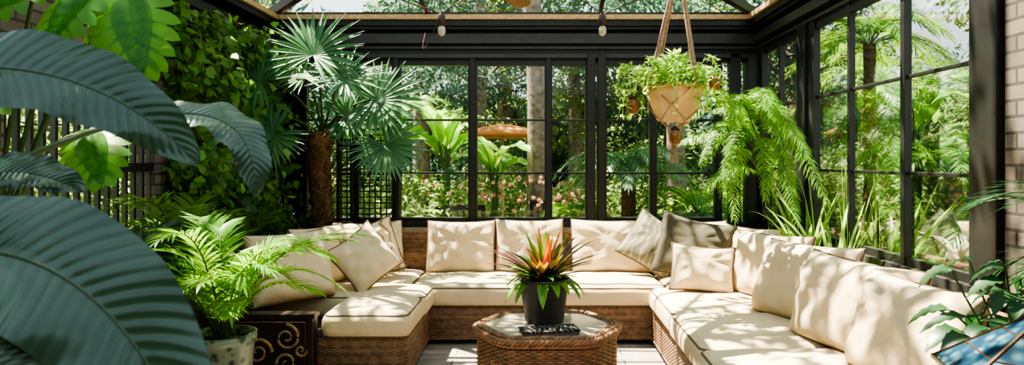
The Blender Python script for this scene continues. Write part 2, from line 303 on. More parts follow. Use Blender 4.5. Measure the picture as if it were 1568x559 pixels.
# ------------------------------------------------------------------ wicker helpers
def resample(path,step,closed):
    P=np.array(path,float); 
    if closed: P=np.vstack([P,P[:1]])
    s=np.concatenate([[0],np.cumsum(np.linalg.norm(np.diff(P,axis=0),axis=1))]); n=max(3,int(s[-1]/step)); n-=n%8 if closed else 0
    q=np.linspace(0,s[-1],n+1); Q=np.stack([np.interp(q,s,P[:,i]) for i in range(2)],1)
    return (Q[:-1] if closed else Q),q
def weave(mb,path,z0,z1,row=.012,pitch=.06,amp=.004,closed=False,side=1,mat=0):
    Q,q=resample(path,pitch/4,closed)
    T=nrm(np.roll(Q,-1,0)-np.roll(Q,1,0)) if closed else nrm(np.gradient(Q,axis=0))
    N=np.stack([T[:,1],-T[:,0]],1)*side; nr=int((z1-z0)/row); K=len(Q)
    prof=[(0,-.55),(.006,-.3),(.006,.3),(0,.55)]
    ph=np.arange(K)*np.pi/2+.785
    for i in range(nr):
        z=z0+(i+.5)*row; off=amp*np.sin(ph+np.pi*(i%2))
        V=np.stack([np.concatenate([Q+N*(off+a+amp)[:,None], np.full((K,1),z+b*row)],1) for a,b in prof],1)
        mb.add(V.reshape(-1,3),grid_faces(K,4,closed),mat=mat)
# ------------------------------------------------------------------ cushions
def seat_cushion(name,x0,x1,y0,y1,z0,z1,parent,r=.055,puff=.03,mat=m_cream,rot=0):
    w,d,h=(x1-x0)/2,(y1-y0)/2,(z1-z0)/2; n=26; mb=MB(); g=np.linspace(-1,1,n)
    U,V=np.meshgrid(g,g,indexing='ij')
    seed=rng.uniform(0,6)
    for ax in range(3):
        for sg in(-1,1):
            p=np.zeros((n,n,3)); p[...,ax]=sg; p[...,(ax+1)%3]=U; p[...,(ax+2)%3]=V*sg
            hv=A(w,d,h); q=p*hv; inn=hv-r; cq=np.clip(q,-inn,inn); dn=q-cq; 
            v=cq+nrm(dn)*r
            f=(1-(v[...,0]/w)**2)*(1-(v[...,1]/d)**2)
            v[...,2]+=np.where(v[...,2]>0,puff*np.clip(f,0,1)**.6,0)+.0035*np.sin(v[...,0]*17+seed)*np.sin(v[...,1]*14+seed*2)*(v[...,2]>0)
            fz=1-(v[...,2]/h)**2; v[...,0]+=np.sign(v[...,0])*.012*np.clip(fz,0,1)*(abs(v[...,0])>w*.9); v[...,1]+=np.sign(v[...,1])*.012*np.clip(fz,0,1)*(abs(v[...,1])>d*.9)
            mb.add(v,grid_faces(n,n))
    for zz in(h-r*.32,-h+r*.32):
        ins=r*.3; a=np.linspace(0,np.pi/2,7); pts=[]
        for cx,cy,a0 in((w-r,d-r,0),(-w+r,d-r,90),(-w+r,-d+r,180),(w-r,-d+r,270)):
            for t in a: pts.append([cx+(r-ins*.8+.003)*math.cos(t+math.radians(a0)),cy+(r-ins*.8+.003)*math.sin(t+math.radians(a0)),zz])
        P=[];m=len(pts)
        for i in range(m):
            p,q=A(*pts[i]),A(*pts[(i+1)%m]); k=max(1,int(np.linalg.norm(q-p)/.05))
            for j in range(k): P.append(p+(q-p)*j/k)
        tube(mb,np.array(P),.007,6,1,closed=True)
    M=Matrix.Translation(((x0+x1)/2,(y0+y1)/2,(z0+z1)/2))@Matrix.Rotation(math.radians(rot),4,'Z')
    return mb.build(name,[mat,m_pipe],parent,M=M)
def pillow(name,w,h,t,base,face,lean=15,roll=0,mat=m_cream,pipe=m_pipe,parent=None,boxy=0.0):
    n=38; g=np.sin(np.linspace(-np.pi/2,np.pi/2,n)); U,V=np.meshgrid(g,g,indexing='ij'); mb=MB(); sd=rng.uniform(0,6)
    k=.07*(1-boxy)
    X=U*w/2*(1-k*(1-V**2)*np.abs(U)); Y=V*h/2*(1-k*(1-U**2)*np.abs(V))
    e=2.6+3*boxy; T=(np.clip(1-np.abs(U)**e,0,1)*np.clip(1-np.abs(V)**e,0,1))**(.5-.12*boxy)
    wr=.009*np.sin(U*7+sd+V*3)*np.sin(V*6+sd)*T+.016*np.sin(3*np.arctan2(V,U)+sd)*T*(U**2+V**2)*.6+.008*np.sin(11*np.arctan2(V-.3,U)+sd*2)*T*np.sqrt(U**2+V**2)
    sag=-.03*h*(1-U**2)*(V>0)*V
    Y=Y+sag
    for sg in (1,-1):
        Z=sg*(t/2*T+.0)+wr
        f=grid_faces(n,n); f=f if sg>0 else f[:,::-1]
        mb.add(np.stack([X,Y,Z],-1),f)
    idx=[(i,0) for i in range(n)]+[(n-1,j) for j in range(1,n)]+[(i,n-1) for i in range(n-2,-1,-1)]+[(0,j) for j in range(n-2,0,-1)]
    E=np.array([[X[i,j],Y[i,j],0] for i,j in idx]); tube(mb,E,.008,6,1,closed=True)
    l=math.radians(lean); f=nrm(A(face[0],face[1],0)); z=f*math.cos(l)+A(0,0,1)*math.sin(l); y=A(0,0,1)*math.cos(l)-f*math.sin(l); x=np.cross(y,z)
    R=Matrix(((x[0],y[0],z[0],0),(x[1],y[1],z[1],0),(x[2],y[2],z[2],0),(0,0,0,1)))
    r=math.radians(roll); ext=(abs(math.sin(r))*w/2+abs(math.cos(r))*h/2)*(1-.12*abs(math.sin(2*r)))
    c=A(*base)+y*ext
    M=Matrix.Translation(c)@R@Matrix.Rotation(r,4,'Z')
    return mb.build(name,[mat,pipe],parent,M=M)
# ------------------------------------------------------------------ sofa
sofa=empty('sectional_sofa')
SI_L,SI_R,SB=-.87,.90,5.46; OL,OR,OB=-2.08,1.92,6.42; ZS=.30; YLE,YRE=4.5,2.75
mb=MB()
box(mb,OL+.02,SI_L-.04,YLE+.02,OB-.02,.04,ZS,0);box(mb,OL+.02,OR-.02,SB+.04,OB-.02,.04,ZS,0);box(mb,SI_R+.04,OR-.02,YRE,OB-.02,.04,ZS,0)
box(mb,OL+.01,OL+.07,YLE+.3,OB-.01,.2,.76);box(mb,OL+.01,OR-.01,OB-.07,OB-.01,.2,.78);box(mb,OR-.07,OR-.01,YRE,OB-.01,.2,.76)
for x,y in((-.95,4.6),(-.95,5.35),(-.8,5.56),(0,5.56),(.8,5.56),(1.0,5.3),(1.0,4.2),(1.0,3.0),(-1.98,4.6),(-1.98,6.3),(1.85,6.3),(1.85,2.85)): box(mb,x-.03,x+.03,y-.03,y+.03,0,.06)
mb.build('wicker_core_frame',[m_wickin],sofa)
mb=MB()
weave(mb,[(OL,YLE),(SI_L-.06,YLE),(SI_L,YLE+.06),(SI_L,SB-.0),(SI_R,SB),(SI_R,YRE)],.045,.30,.0115,.055,.004,side=1)
weave(mb,[(OL+.075,YLE+.3),(OL+.075,OB-.12),(OL+.12,OB-.078),(OR-.12,OB-.078),(OR-.078,OB-.12),(OR-.078,YRE)],.42,.78,.0115,.055,.004,side=1)
weave(mb,[(OL-.005,YLE+.3),(OL-.005,OB),(OR+.005,OB),(OR+.005,YRE)],.045,.78,.0125,.07,.003,side=-1)
weave(mb,[(OR,YRE),(SI_R,YRE)],.045,.30,.0115,.055,.004,side=-1)
z=.79
tube(mb,[(OL+.035,YLE+.3,z-.1),(OL+.035,YLE+.35,z),(OL+.035,OB-.1,z),(OL+.06,OB-.06,z),(OL+.12,OB-.04,z),(OR-.12,OB-.04,z),(OR-.06,OB-.06,z),(OR-.035,OB-.12,z),(OR-.035,YRE,z)],.042,8)
tube(mb,[(SI_L+.004,YLE+.02,.045),(SI_L+.004,SB-.0,.045),(SI_R-.004,SB-.0,.045),(SI_R-.004,YRE,.045)],.014,6)
mb.build('wicker_weave',[m_wick],sofa)
zc0,zc1=.29,.46
seat_cushion('seat_cushion',-1.40,-.84,4.47,5.06,zc0,zc1,sofa)
seat_cushion('seat_cushion',-1.96,-.83,5.06,5.56,zc0,zc1,sofa)
seat_cushion('seat_cushion',-1.96,-1.02,5.56,6.30,zc0,zc1,sofa)
seat_cushion('seat_cushion',-1.02,.02,5.43,6.30,zc0,zc1,sofa,puff=.02)
seat_cushion('seat_cushion',.02,1.0,5.43,6.30,zc0,zc1,sofa,puff=.02)
seat_cushion('seat_cushion',1.0,1.80,5.40,6.30,zc0,zc1,sofa)
seat_cushion('seat_cushion',.86,1.80,4.50,5.40,zc0,zc1,sofa)
seat_cushion('seat_cushion',.85,1.80,3.66,4.50,zc0,zc1,sofa)
seat_cushion('seat_cushion',.84,1.80,2.78,3.66,zc0,zc1,sofa)
def bc(w,h,t,b,f,lean=14,mat=m_cream,roll=0): return pillow('back_cushion',w,h,t,b,f,lean,roll,mat,m_pipe,sofa,.65)
bc(.60,.46,.20,(-.69,6.10,.46),(0,-1)); bc(.60,.47,.20,(-.08,6.12,.46),(.03,-1)); bc(.70,.47,.20,(.64,6.10,.46),(-.02,-1))
bc(.56,.46,.20,(1.36,6.12,.46),(-.35,-1));
bc(.60,.46,.20,(-1.46,6.00,.46),(.45,-1),14,m_cream)
bc(.60,.48,.22,(-1.66,5.52,.46),(1,-.45),18)
bc(.62,.50,.22,(-1.70,4.86,.46),(1,-.85),20)
bc(.60,.48,.22,(1.58,5.44,.46),(-1,-.55),16)
bc(.74,.48,.22,(1.56,4.88,.46),(-1,-.36),18,roll=2)
bc(.80,.49,.22,(1.55,4.22,.46),(-1,-.34),19,roll=2)
bc(.80,.49,.22,(1.55,3.56,.46),(-1,-.32),19,roll=-1)
bc(.60,.47,.22,(1.56,3.02,.46),(-1,-.30),19,roll=-2)
pillow('throw_pillow',.42,.42,.16,(-1.27,5.16,.475),(.55,-1),24,34)
pillow('throw_pillow',.46,.46,.15,(-1.34,5.62,.47),(.45,-1),20,14,m_pat)
pillow('throw_pillow',.50,.46,.17,(.98,5.80,.47),(-.1,-1),26,-32,m_patg,m_pipeg)
pillow('throw_pillow',.58,.50,.17,(1.22,5.46,.47),(-.22,-1),20,-12,m_grey,m_pipeg)
pillow('throw_pillow',.46,.35,.16,(1.20,5.06,.475),(-.15,-1),22,-4,m_cream)
pn=empty('carved_side_cabinet'); mb=MB()
x0,x1,y0,y1=-1.97,-1.42,4.36,4.46
m_carv=plain('dark_carved_wood',(.03,.02,.014),.35,0,.3,30); m_gold=plain('aged_gold_carving',(.34,.22,.10),.4,.3,.3,40)
box(mb,x0,x1,y0+.02,y1,.05,.45);box(mb,x0-.01,x1+.01,y0,y1+.01,.45,.48);box(mb,x0-.005,x1+.005,y0,y0+.04,.0,.07);box(mb,x0,x0+.035,y0,y0+.04,.05,.45);box(mb,x1-.035,x1,y0,y0+.04,.05,.45)
mb.build('cabinet_body',[m_carv],pn,bevel=.004)
mb=MB()
def spiral(cx,cz,r,turns,a0,sg):
    t=np.linspace(0,1,50); a=a0+sg*turns*6.283*t; rr=r*(1-t*.85)
    tube(mb,np.stack([cx+rr*np.cos(a),np.full(50,y0+.012),cz+rr*np.sin(a)],1),np.linspace(.012,.006,50),6)
spiral(x0+.38,.33,.085,1.6,1.57,-1);spiral(x0+.38,.17,.075,1.5,-1.57,-1);spiral(x0+.20,.24,.09,1.6,0,1);spiral(x0+.11,.36,.045,1.4,3,1);spiral(x0+.11,.12,.045,1.4,3,-1);spiral(x0+.47,.25,.04,1.3,0,-1)
tube(mb,[(x0+.05,y0+.01,.08),(x1-.05,y0+.01,.08),(x1-.05,y0+.01,.43),(x0+.05,y0+.01,.43)],.005,5,closed=True)
mb.build('scroll_carving',[m_gold],pn)

# ------------------------------------------------------------------ coffee table
TC=(.05,4.2); tab=empty('wicker_coffee_table')
def octa(rx,ry,rc=.06,n=5):
    pts=[]; c=[(rx*math.cos(math.radians(a)),ry*math.sin(math.radians(a))) for a in (0,55,125,180,235,305)]
    for i in range(6):
        p=A(*c[i]);q=A(*c[i-1]);r=A(*c[(i+1)%6]); a=p+nrm(q-p)*rc; b=p+nrm(r-p)*rc
        for t in np.linspace(0,1,n): pts.append((1-t)**2*a+2*t*(1-t)*p+t*t*b)
    return np.array(pts)+A(*TC)
O=octa(.46,.44,.10); 
mb=MB(); c=A(*TC)
def ringbody(mb,P,z0,z1,mat): 
    K=len(P); V=np.concatenate([np.c_[P,np.full(K,z0)],np.c_[P,np.full(K,z1)]]); i=np.arange(K);j=(i+1)%K
    mb.add(V,np.stack([i,j,j+K,i+K],1),mat=mat,smooth=False); mb.add(np.c_[P,np.full(K,z1)],np.arange(K),mat=mat,smooth=False)
ringbody(mb,(O-c)*.93+c,.0,.425,0); mb.build('table_core',[m_wickin],tab)
mb=MB(); weave(mb,(O-c)*.94+c,.02,.40,.012,.058,.0055,closed=True,side=1)
for sc,z,r in((.975,.415,.018),(1.0,.44,.020),(.955,.456,.016),(.90,.457,.014),(.86,.456,.010)):
    Q,_=resample((O-c)*sc+c,.012,True); K=len(Q)
    for ph in(0,2.09,4.19):
        a=np.arange(K)*.9+ph; N=nrm(Q-c); Pn=np.c_[Q+N*(r*.45*np.cos(a))[:,None],z+r*.45*np.sin(a)]
        tube(mb,Pn,r*.55,5,0,closed=True)
mb.build('table_weave',[m_wickt],tab)
mb=MB(); G=(O-c)*.87+c; ringbody(mb,G,.445,.459,0); mb.build('glass_inset',[plain('table_top_glass',(.34,.31,.27),.12,0,.25,5,0,.5)],tab)
mb=MB(); box(mb,-.16,.16,-.075,.075,0,.022); box(mb,-.165,.165,-.08,.08,.022,.028,1)
mb.build('magazine',[plain('paper_pages',(.12,.11,.10),.7),pattern('magazine_cover',(.16,.15,.14),(.010,.010,.012),9)],M=Matrix.Translation((.06,3.97,.4595))@Matrix.Rotation(math.radians(12),4,'Z'))
br=empty('potted_bromeliad'); px,py=.035,4.27; zb=.4605; mb=MB()
m_pot=plain('graphite_pot',(.055,.052,.05),.5,0,.2,20,.1)
lathe(mb,[(0,0),(.115,0),(.12,.008),(.148,.235),(.158,.237),(.160,.262),(.156,.268),(.145,.266),(.140,.24),(0,.24)],(px,py,zb),48,0)
mb.build('pot',[m_pot],br); mb=MB(); lathe(mb,[(.141,.242),(.07,.25),(0,.252)],(px,py,zb),24,0); mb.build('soil',[m_soil],br)
Lb1=leafm('bromeliad_dark',(.010,.028,.016),(.09,.018,.03),.3,.12,(.15,.1,.05)); Lb2=leafm('bromeliad_orange',(.62,.03,.004),(.85,.24,.005),.4,.2,(.9,.25,.01)); Lb3=leafm('bromeliad_yellow',(.85,.55,.01),(.55,.48,.02),.4,.2,(.9,.6,.02));Lb4=leafm('bromeliad_green',(.05,.17,.02),(.16,.32,.03),.35,.3)
mb=MB(); top=A(px,py,zb+.25)
def rosette(n,el0,el1,L0,L1,W,droop,mat,prof=P_strap,rad=.02,nseg=8,ctr=top):
    az=np.arange(n)*2.4+rng.uniform(0,.4,n); el=np.radians(rng.uniform(el0,el1,n)); D=np.stack([np.cos(az)*np.cos(el),np.sin(az)*np.cos(el),np.sin(el)],1)
    blades(mb,ctr+D*A(rad,rad,0),D,np.tile(A(0,0,1),(n,1)),rng.uniform(L0,L1,n),W,droop,prof,nseg,3,.35,mat)
rosette(34,22,52,.30,.45,.046,.55,0,rad=.05); rosette(20,30,60,.14,.24,.055,.8,3,P_lance,.05); rosette(8,45,70,.14,.24,.055,.3,1,P_lance,.03); rosette(18,40,78,.16,.28,.055,.25,2,P_lance,.04); rosette(6,62,85,.24,.38,.040,.1,1,P_lance); rosette(6,60,88,.22,.35,.045,.1,3,P_lance); rosette(6,60,88,.2,.3,.045,.1,2,P_lance)
rosette(16,-10,25,.12,.22,.06,1.8,3,P_heart,.12)
mb.build('bromeliad_leaves',[Lb1,Lb2,Lb3,Lb4],br)

def pot(name,x,y,z,r0,r1,h,mat,parent):
    mb=MB(); lathe(mb,[(0,0),(r0,0),(r0*1.02,.01),(r1*.97,h*.9),(r1*1.03,h*.91),(r1*1.05,h),(r1*.93,h),(r1*.9,h*.93)],(x,y,z),40,0); lathe(mb,[(r1*.91,h*.93),(0,h*.95)],(x,y,z),40,1)
    return mb.build(name,[mat,m_soil],parent)
# ------------------------------------------------------------------ foreground big-leaf plant
fg=empty('potted_bird_of_paradise'); pot('pot',-1.45,1.2,0,.16,.22,.42,plain('dark_pot',(.03,.03,.03),.5),fg)
mb=MB()
leaves=[((-1.22,1.30,1.60),(-.90,1.35,1.70),(-.71,1.45,1.44),(.05,-.78,.55),.19),
 ((-1.02,1.10,1.29),(-.67,1.08,1.39),(-.50,1.05,.94),(.30,-.75,.55),.23),
 ((-1.00,1.72,1.55),(-.68,1.70,1.62),(-.68,1.66,1.36),(.5,-.4,.7),.15),
 ((-.92,1.02,1.18),(-.76,1.0,1.20),(-.66,.98,1.00),(.2,-.7,.6),.13),
 ((-1.35,1.62,1.86),(-1.15,1.60,1.98),(-1.02,1.58,1.90),(.1,-.6,.8),.12),
 ((-1.30,1.5,1.40),(-1.1,1.48,1.46),(-.95,1.45,1.38),(.1,-.6,.8),.12)]
for p0,p1,p2,n,w in leaves:
    bigleaf(mb,p0,p1,p2,n,w,fold=.22,ruf=.007,freq=26,cup=.14,nseg=48,nx=17,ribmat=2,ribs=1)
    tube(mb,bez((-1.45+rng.uniform(-.05,.05),1.2,.38),(-1.5,1.25,p0[2]-.2),p0,14),np.linspace(.014,.006,14),7,1)
mb.build('dark_leaves',[L_dark,m_stem,m_rib],fg)
mo=empty('potted_monstera'); pot('pot',-2.1,2.55,0,.16,.2,.4,m_pot,mo); mb=MB()
for p0,p2,n,w in (((-1.43,2.42,2.02),(-1.34,2.35,1.72),(.2,-.8,.3),.25),((-1.60,2.45,2.06),(-1.63,2.3,1.80),(-.2,-.8,.4),.24),((-1.52,2.5,1.98),(-1.47,2.42,1.74),(.1,-.9,.1),.2),((-1.76,2.42,2.04),(-1.90,2.3,1.88),(-.3,-.7,.5),.22),((-1.95,2.5,1.7),(-2.0,2.3,1.5),(-.1,-.7,.5),.24),((-1.75,2.7,1.55),(-1.6,2.55,1.35),(.1,-.7,.5),.22)):
    monstera(mb,p0,p2,n,w,mat=0); tube(mb,bez((-2.1,2.55,.38),(-2.0,2.6,1.6),p0,16),np.linspace(.012,.006,16),6,1)
mb.build('monstera_leaves',[L_mon,m_stem],mo,clip=ROOM)
ar=empty('potted_areca_palm'); mb=MB()
def potpat():
    m,nt,b,o=M0('pale_patterned_ceramic');L=nt.links.new; tc=nd(nt,'ShaderNodeTexCoord'); v=nd(nt,'ShaderNodeTexVoronoi',Scale=26.0);L(tc.outputs['Object'],v.inputs['Vector'])
    r=ramp(nt,v.outputs['Distance'],[(.25,(.05,.08,.055)),(.5,(.22,.26,.20))]);L(r.outputs[0],b.inputs['Base Color']);b.inputs['Roughness'].default_value=.3;return m
pot('pot',-1.60,3.5,0,.11,.16,.58,potpat(),ar)
for i in range(30):
    az=i*2.4+.3; el=rng.uniform(42,84); Ln=rng.uniform(.55,.92); h=A(math.cos(az),math.sin(az)*.7,0); p0=A(-1.60,3.5,.54)+h*.03
    p1=p0+h*Ln*.35*math.cos(math.radians(el))+A(0,0,Ln*.85*math.sin(math.radians(el))); p2=p0+h*Ln*.95*math.cos(math.radians(el*.7))+A(0,0,Ln*.72*math.sin(math.radians(el))-.12*(i%3)*(.3 if h[1]<0 else 1))
    frond(mb,p0,p1,p2,(0,0,1) if el<65 else (h[0]*-.8,h[1]*-.8,.4),.17,.018,30,.22,52,.5,.005,0,1)
mb.build('areca_fronds',[L_areca,m_stem],ar,clip=ROOM)
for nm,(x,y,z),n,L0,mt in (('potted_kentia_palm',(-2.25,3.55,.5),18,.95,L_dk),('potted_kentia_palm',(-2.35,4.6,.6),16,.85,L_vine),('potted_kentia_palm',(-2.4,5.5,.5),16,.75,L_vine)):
    e=empty(nm); pot('pot',x,y,0,.12,.16,z,m_pot,e); mb=MB()
    for i in range(n):
        az=i*2.4; el=rng.uniform(40,85); Ln=rng.uniform(.7,1.1)*L0; h=A(math.cos(az)*.6,math.sin(az)*.6,0); p0=A(x,y,z-.04)
        p1=p0+h*Ln*.3+A(0,0,Ln*.8); p2=p0+h*Ln*.8+A(0,0,Ln*.75*math.sin(math.radians(el))-.1*(i%3))
        frond(mb,p0,p1,p2,(-h[0],-h[1],.6),.22,.026,22,.35,50,.5,.006,0,1)
    mb.build('palm_fronds',[mt,m_stem],e,clip=ROOM)
fp=empty('potted_fan_palm'); pot('pot',-2.08,6.64,0,.15,.19,.40,m_pot,fp); mb=MB()
zt=np.linspace(.36,1.72,60); 
tube(mb,np.stack([-2.08+.02*np.sin(zt*3),np.full(60,6.64),zt],1),.085+.014*np.abs(np.sin(zt*28))+.02*(zt-.3)/1.4,12,1)
nst=260; zz=rng.uniform(.5,1.75,nst); az=rng.uniform(0,6.28,nst)
blades(mb,np.stack([-2.08+.10*np.cos(az),6.64+.10*np.sin(az),zz],1),np.stack([np.cos(az)*.7,np.sin(az)*.7,np.ones(nst)],1),np.stack([np.cos(az),np.sin(az),np.zeros(nst)],1),.09,.05,.0,P_strap,2,2,.2,1)
fans=[((-2.0,6.15,2.38),(.1,0,1),.52,(.05,-.85,.5)),((-2.40,6.0,2.12),(-.9,0,.5),.44,(-.1,-.8,.5)),((-1.45,6.2,1.98),(.9,0,.15),.50,(.1,-.8,.55)),((-1.70,6.05,2.16),(.5,0,.9),.42,(.1,-.7,.7)),
 ((-2.28,5.95,1.66),(-.7,0,-.6),.42,(-.1,-.85,.4)),((-1.36,6.15,1.58),(.6,0,-.8),.42,(.15,-.85,.35)),((-2.5,6.3,1.85),(-1,0,-.1),.34,(.1,-.8,.4)),((-2.15,6.35,2.2),(-.3,0,1),.36,(0,-.6,.8)),((-1.75,6.35,1.85),(.6,0,.2),.38,(.1,-.8,.5))]
for hub,d,R,n in fans:
    fan(mb,hub,d,n,R,38,rng.uniform(280,320),.3,w=.085); tube(mb,bez((-2.06,6.62,1.68),((hub[0]-2.08)/2,6.45,hub[2]+.05),hub,14),np.linspace(.014,.006,14),6,2)
mb.build('fan_leaves',[L_fan,m_ptrunk,m_stem],fp,clip=ROOM)
mb=MB()
for x in np.arange(-1.92,-1.38,.055): box(mb,x-.006,x+.006,6.74,6.75,.02,1.9)
for z in np.arange(.1,1.9,.055): box(mb,-1.94,-1.38,6.75,6.76,z-.006,z+.006)
for x in(-1.95,-1.37): box(mb,x-.015,x+.015,6.73,6.765,0,1.93)
box(mb,-1.97,-1.355,6.73,6.765,1.9,1.93)
mb.build('lattice_screen',[m_frame])
def vines(name,n,fn,size,mats,w=.8):
    mb=MB(); B=fn(n); D=nrm(rng.normal(0,.6,(n,3))+A(.5,-.35,-.55)); U=nrm(rng.normal(0,.5,(n,3))+A(.9,-.4,.5)); L=rng.uniform(.6,1.3,n)*size
    half=int(n*.7)
    blades(mb,B[:half],D[:half],U[:half],L[:half],L[:half]*w,.5,P_heart,3,3,.15,0); blades(mb,B[half:],D[half:],U[half:],L[half:],L[half:]*w,.5,P_heart,3,3,.15,1)
    for i in range(26):
        a=B[i]; k=np.linspace(0,1,10)[:,None]; tube(mb,a+A(0,.2,-.9)*k*rng.uniform(.4,1)+.03*np.sin(k*9+i),.004,4,2)
    return mb.build(name,mats,clip=(A(XL+.015,0,.02),A(9,YB-.05,2.7)))
def vpos(n):
    z=rng.uniform(.5,2.6,n); y=rng.uniform(4.95,6.8,n); d=.05+.18*(.5+.5*np.sin(y*5+z*3)*np.sin(z*6-y*2))
    return np.stack([XL+.02+np.abs(rng.normal(0,1,n))*d,y,z],1)
vines('climbing_vine',5200,vpos,.08,[L_vine,L_areca,m_bark])
rf=empty('potted_tree_fern'); pot('pot',2.04,6.12,0,.08,.10,.5,m_pot,rf); mb=MB(); o=A(2.04,6.1,.46)
tube(mb,bez(o,o+A(0,0,.4),o+A(-.02,-.05,.75),10),.022,7,1)
o=o+A(-.02,-.05,.72)
for c1,e in (((1.75,5.8,2.40),(1.12,5.5,1.72)),((1.70,5.9,2.25),(1.30,5.5,1.42)),((1.6,5.6,2.55),(1.92,4.9,1.45)),((1.75,5.5,2.35),(1.98,4.75,1.15)),((1.85,6.0,2.3),(1.5,5.7,1.2)),((1.9,5.8,2.1),(1.72,5.25,1.15)),((1.95,6.3,2.1),(1.6,6.3,1.9)),((1.7,6.2,1.9),(1.25,6.1,1.6)),((1.9,5.6,1.95),(1.9,5.1,1.0)),((1.6,5.9,2.0),(1.5,5.3,1.0)),((1.8,6,1.6),(1.45,6.0,1.2)),((1.5,5.8,2.35),(1.25,5.4,1.95)),((1.7,5.7,2.5),(1.75,5.1,1.75)),((1.6,5.75,2.5),(1.5,5.3,1.65)),((1.8,5.7,2.4),(1.85,5.2,1.5))):
    frond(mb,o,c1,e,(0,-.3,1),.16,.010,100,.3,66,1.1,.006,0,1,.05,.16)
mb.build('fern_fronds',[L_fern,m_stem],rf,clip=ROOM)
for (x,y,h) in ((2.03,5.25,.55),(2.03,4.75,.5)):
    e=empty('potted_spider_lily'); pot('pot',x,y,0,.06,.08,h,m_pot,e); mb=MB()
    n=20; az=rng.uniform(0,6.28,n); D=np.stack([np.cos(az)*.3-.08,np.sin(az)*.45,np.ones(n)],1)
    blades(mb,np.tile(A(x,y,h-.03),(n,1)),D,np.stack([np.cos(az),np.sin(az),np.zeros(n)],1),rng.uniform(.5,1.05,n),.045,rng.uniform(.2,1.0,n),P_strap,9,3,.3,0); mb.build('strap_leaves',[L_str],e,clip=ROOM)
rp=empty('potted_philodendron'); mb=MB(); bx,by=1.72,2.44
lathe(mb,[(0,.0),(.12,.0),(.15,.05),(.19,.42),(.185,.58),(.175,.62),(.185,.66),(.175,.67),(.155,.64),(0,.63)],(bx,by,0),48,0)
mb.build('pot',[m_pot],rp); mb=MB()
for i in range(54):
    az=i*2.4; h=A(math.cos(az),math.sin(az)*.7,0); r=rng.uniform(.06,.34); z=rng.uniform(.74,1.08); p0=A(bx,by,0)+h*r+A(0,0,z); q=p0+h*rng.uniform(.11,.17)+A(0,0,-.07)
    bigleaf(mb,p0,(p0+q)/2+A(0,0,.05),q,(0,-.2,1),rng.uniform(.06,.10),prof=P_heart,nseg=10,nx=5,ruf=.004,mat=0,ribmat=1); tube(mb,bez((bx,by,.62),A(bx,by,.8)+h*r*.5,p0,8),.004,5,1)
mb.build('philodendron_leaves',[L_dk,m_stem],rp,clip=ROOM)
gl=empty('glass_lantern'); lx,ly=1.45,1.95; mb=MB()
m_cop=plain('aged_copper_frame',(.16,.09,.045),.35,.7,.3,20)
K=6; R0=.24; zE=.84; zA=1.04
ring=[A(lx+R0*math.cos(math.radians(60*i+15)),ly+R0*math.sin(math.radians(60*i+15)),0) for i in range(K)]
eav=[A(lx+(R0+.07)*math.cos(math.radians(60*i+15)),ly+(R0+.07)*math.sin(math.radians(60*i+15)),0) for i in range(K)]
ap=A(lx,ly,zA)
for i in range(K):
    a,b=ring[i],ring[(i+1)%K]; ea,eb=eav[i]+A(0,0,zE),eav[(i+1)%K]+A(0,0,zE)
    beam(mb,a,a+A(0,0,zE+.02),.016,.016,0,(1,0,0)); beam(mb,ea,ap,.007,.009); beam(mb,ea,eb,.009,.011)
    for zz in (.02,.30,.82): beam(mb,a+A(0,0,zz),b+A(0,0,zz),.012,.014)
    mb.add([a+A(0,0,.31),b+A(0,0,.31),b+A(0,0,.815),a+A(0,0,.815)],[0,1,2,3],mat=1,smooth=False)
    mb.add([ea,eb,ap],[0,1,2],mat=1,smooth=False)
    for k in (.3,.6): beam(mb,ea+(ap-ea)*k,eb+(ap-eb)*k,.004,.005)
mb.add([r+A(0,0,.30) for r in ring],list(range(K)),mat=0,smooth=False)
tube(mb,[ap,ap+A(0,0,.04)],[.012,.016],10,0)
mb.build('lantern_frame_and_panes',[m_cop,m_blueg],gl)
mb=MB(); tt=np.linspace(0,1,60); P=np.stack([lx+.15*np.cos(tt*19),ly+.15*np.sin(tt*19),.35+.47*tt],1); tube(mb,P,.003,4,0)
for p in P[::4]: lathe(mb,[(0,-.018),(.012,-.008),(.013,.004),(.006,.016),(0,.018)],p,10,1)
mb.build('fairy_light_coil',[m_frame,plain('warm_bulb_glass',(.8,.6,.3),.1)],gl)
kp=empty('potted_kentia_palm'); pot('pot',2.03,2.02,0,.10,.12,.6,m_pot,kp); mb=MB()
for i in range(20):
    az=i*2.4; Ln=rng.uniform(.7,1.2); h=A(math.cos(az)*.5-.15,math.sin(az)*.5+.35,0); p0=A(2.03,2.0,.55); p1=p0+h*Ln*.3+A(0,0,Ln*.9); p2=p0+h*Ln*.8+A(0,0,Ln*.8-.15*(i%4))
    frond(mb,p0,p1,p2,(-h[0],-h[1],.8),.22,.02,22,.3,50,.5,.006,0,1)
mb.build('palm_fronds',[L_dk,m_stem],kp,clip=ROOM)

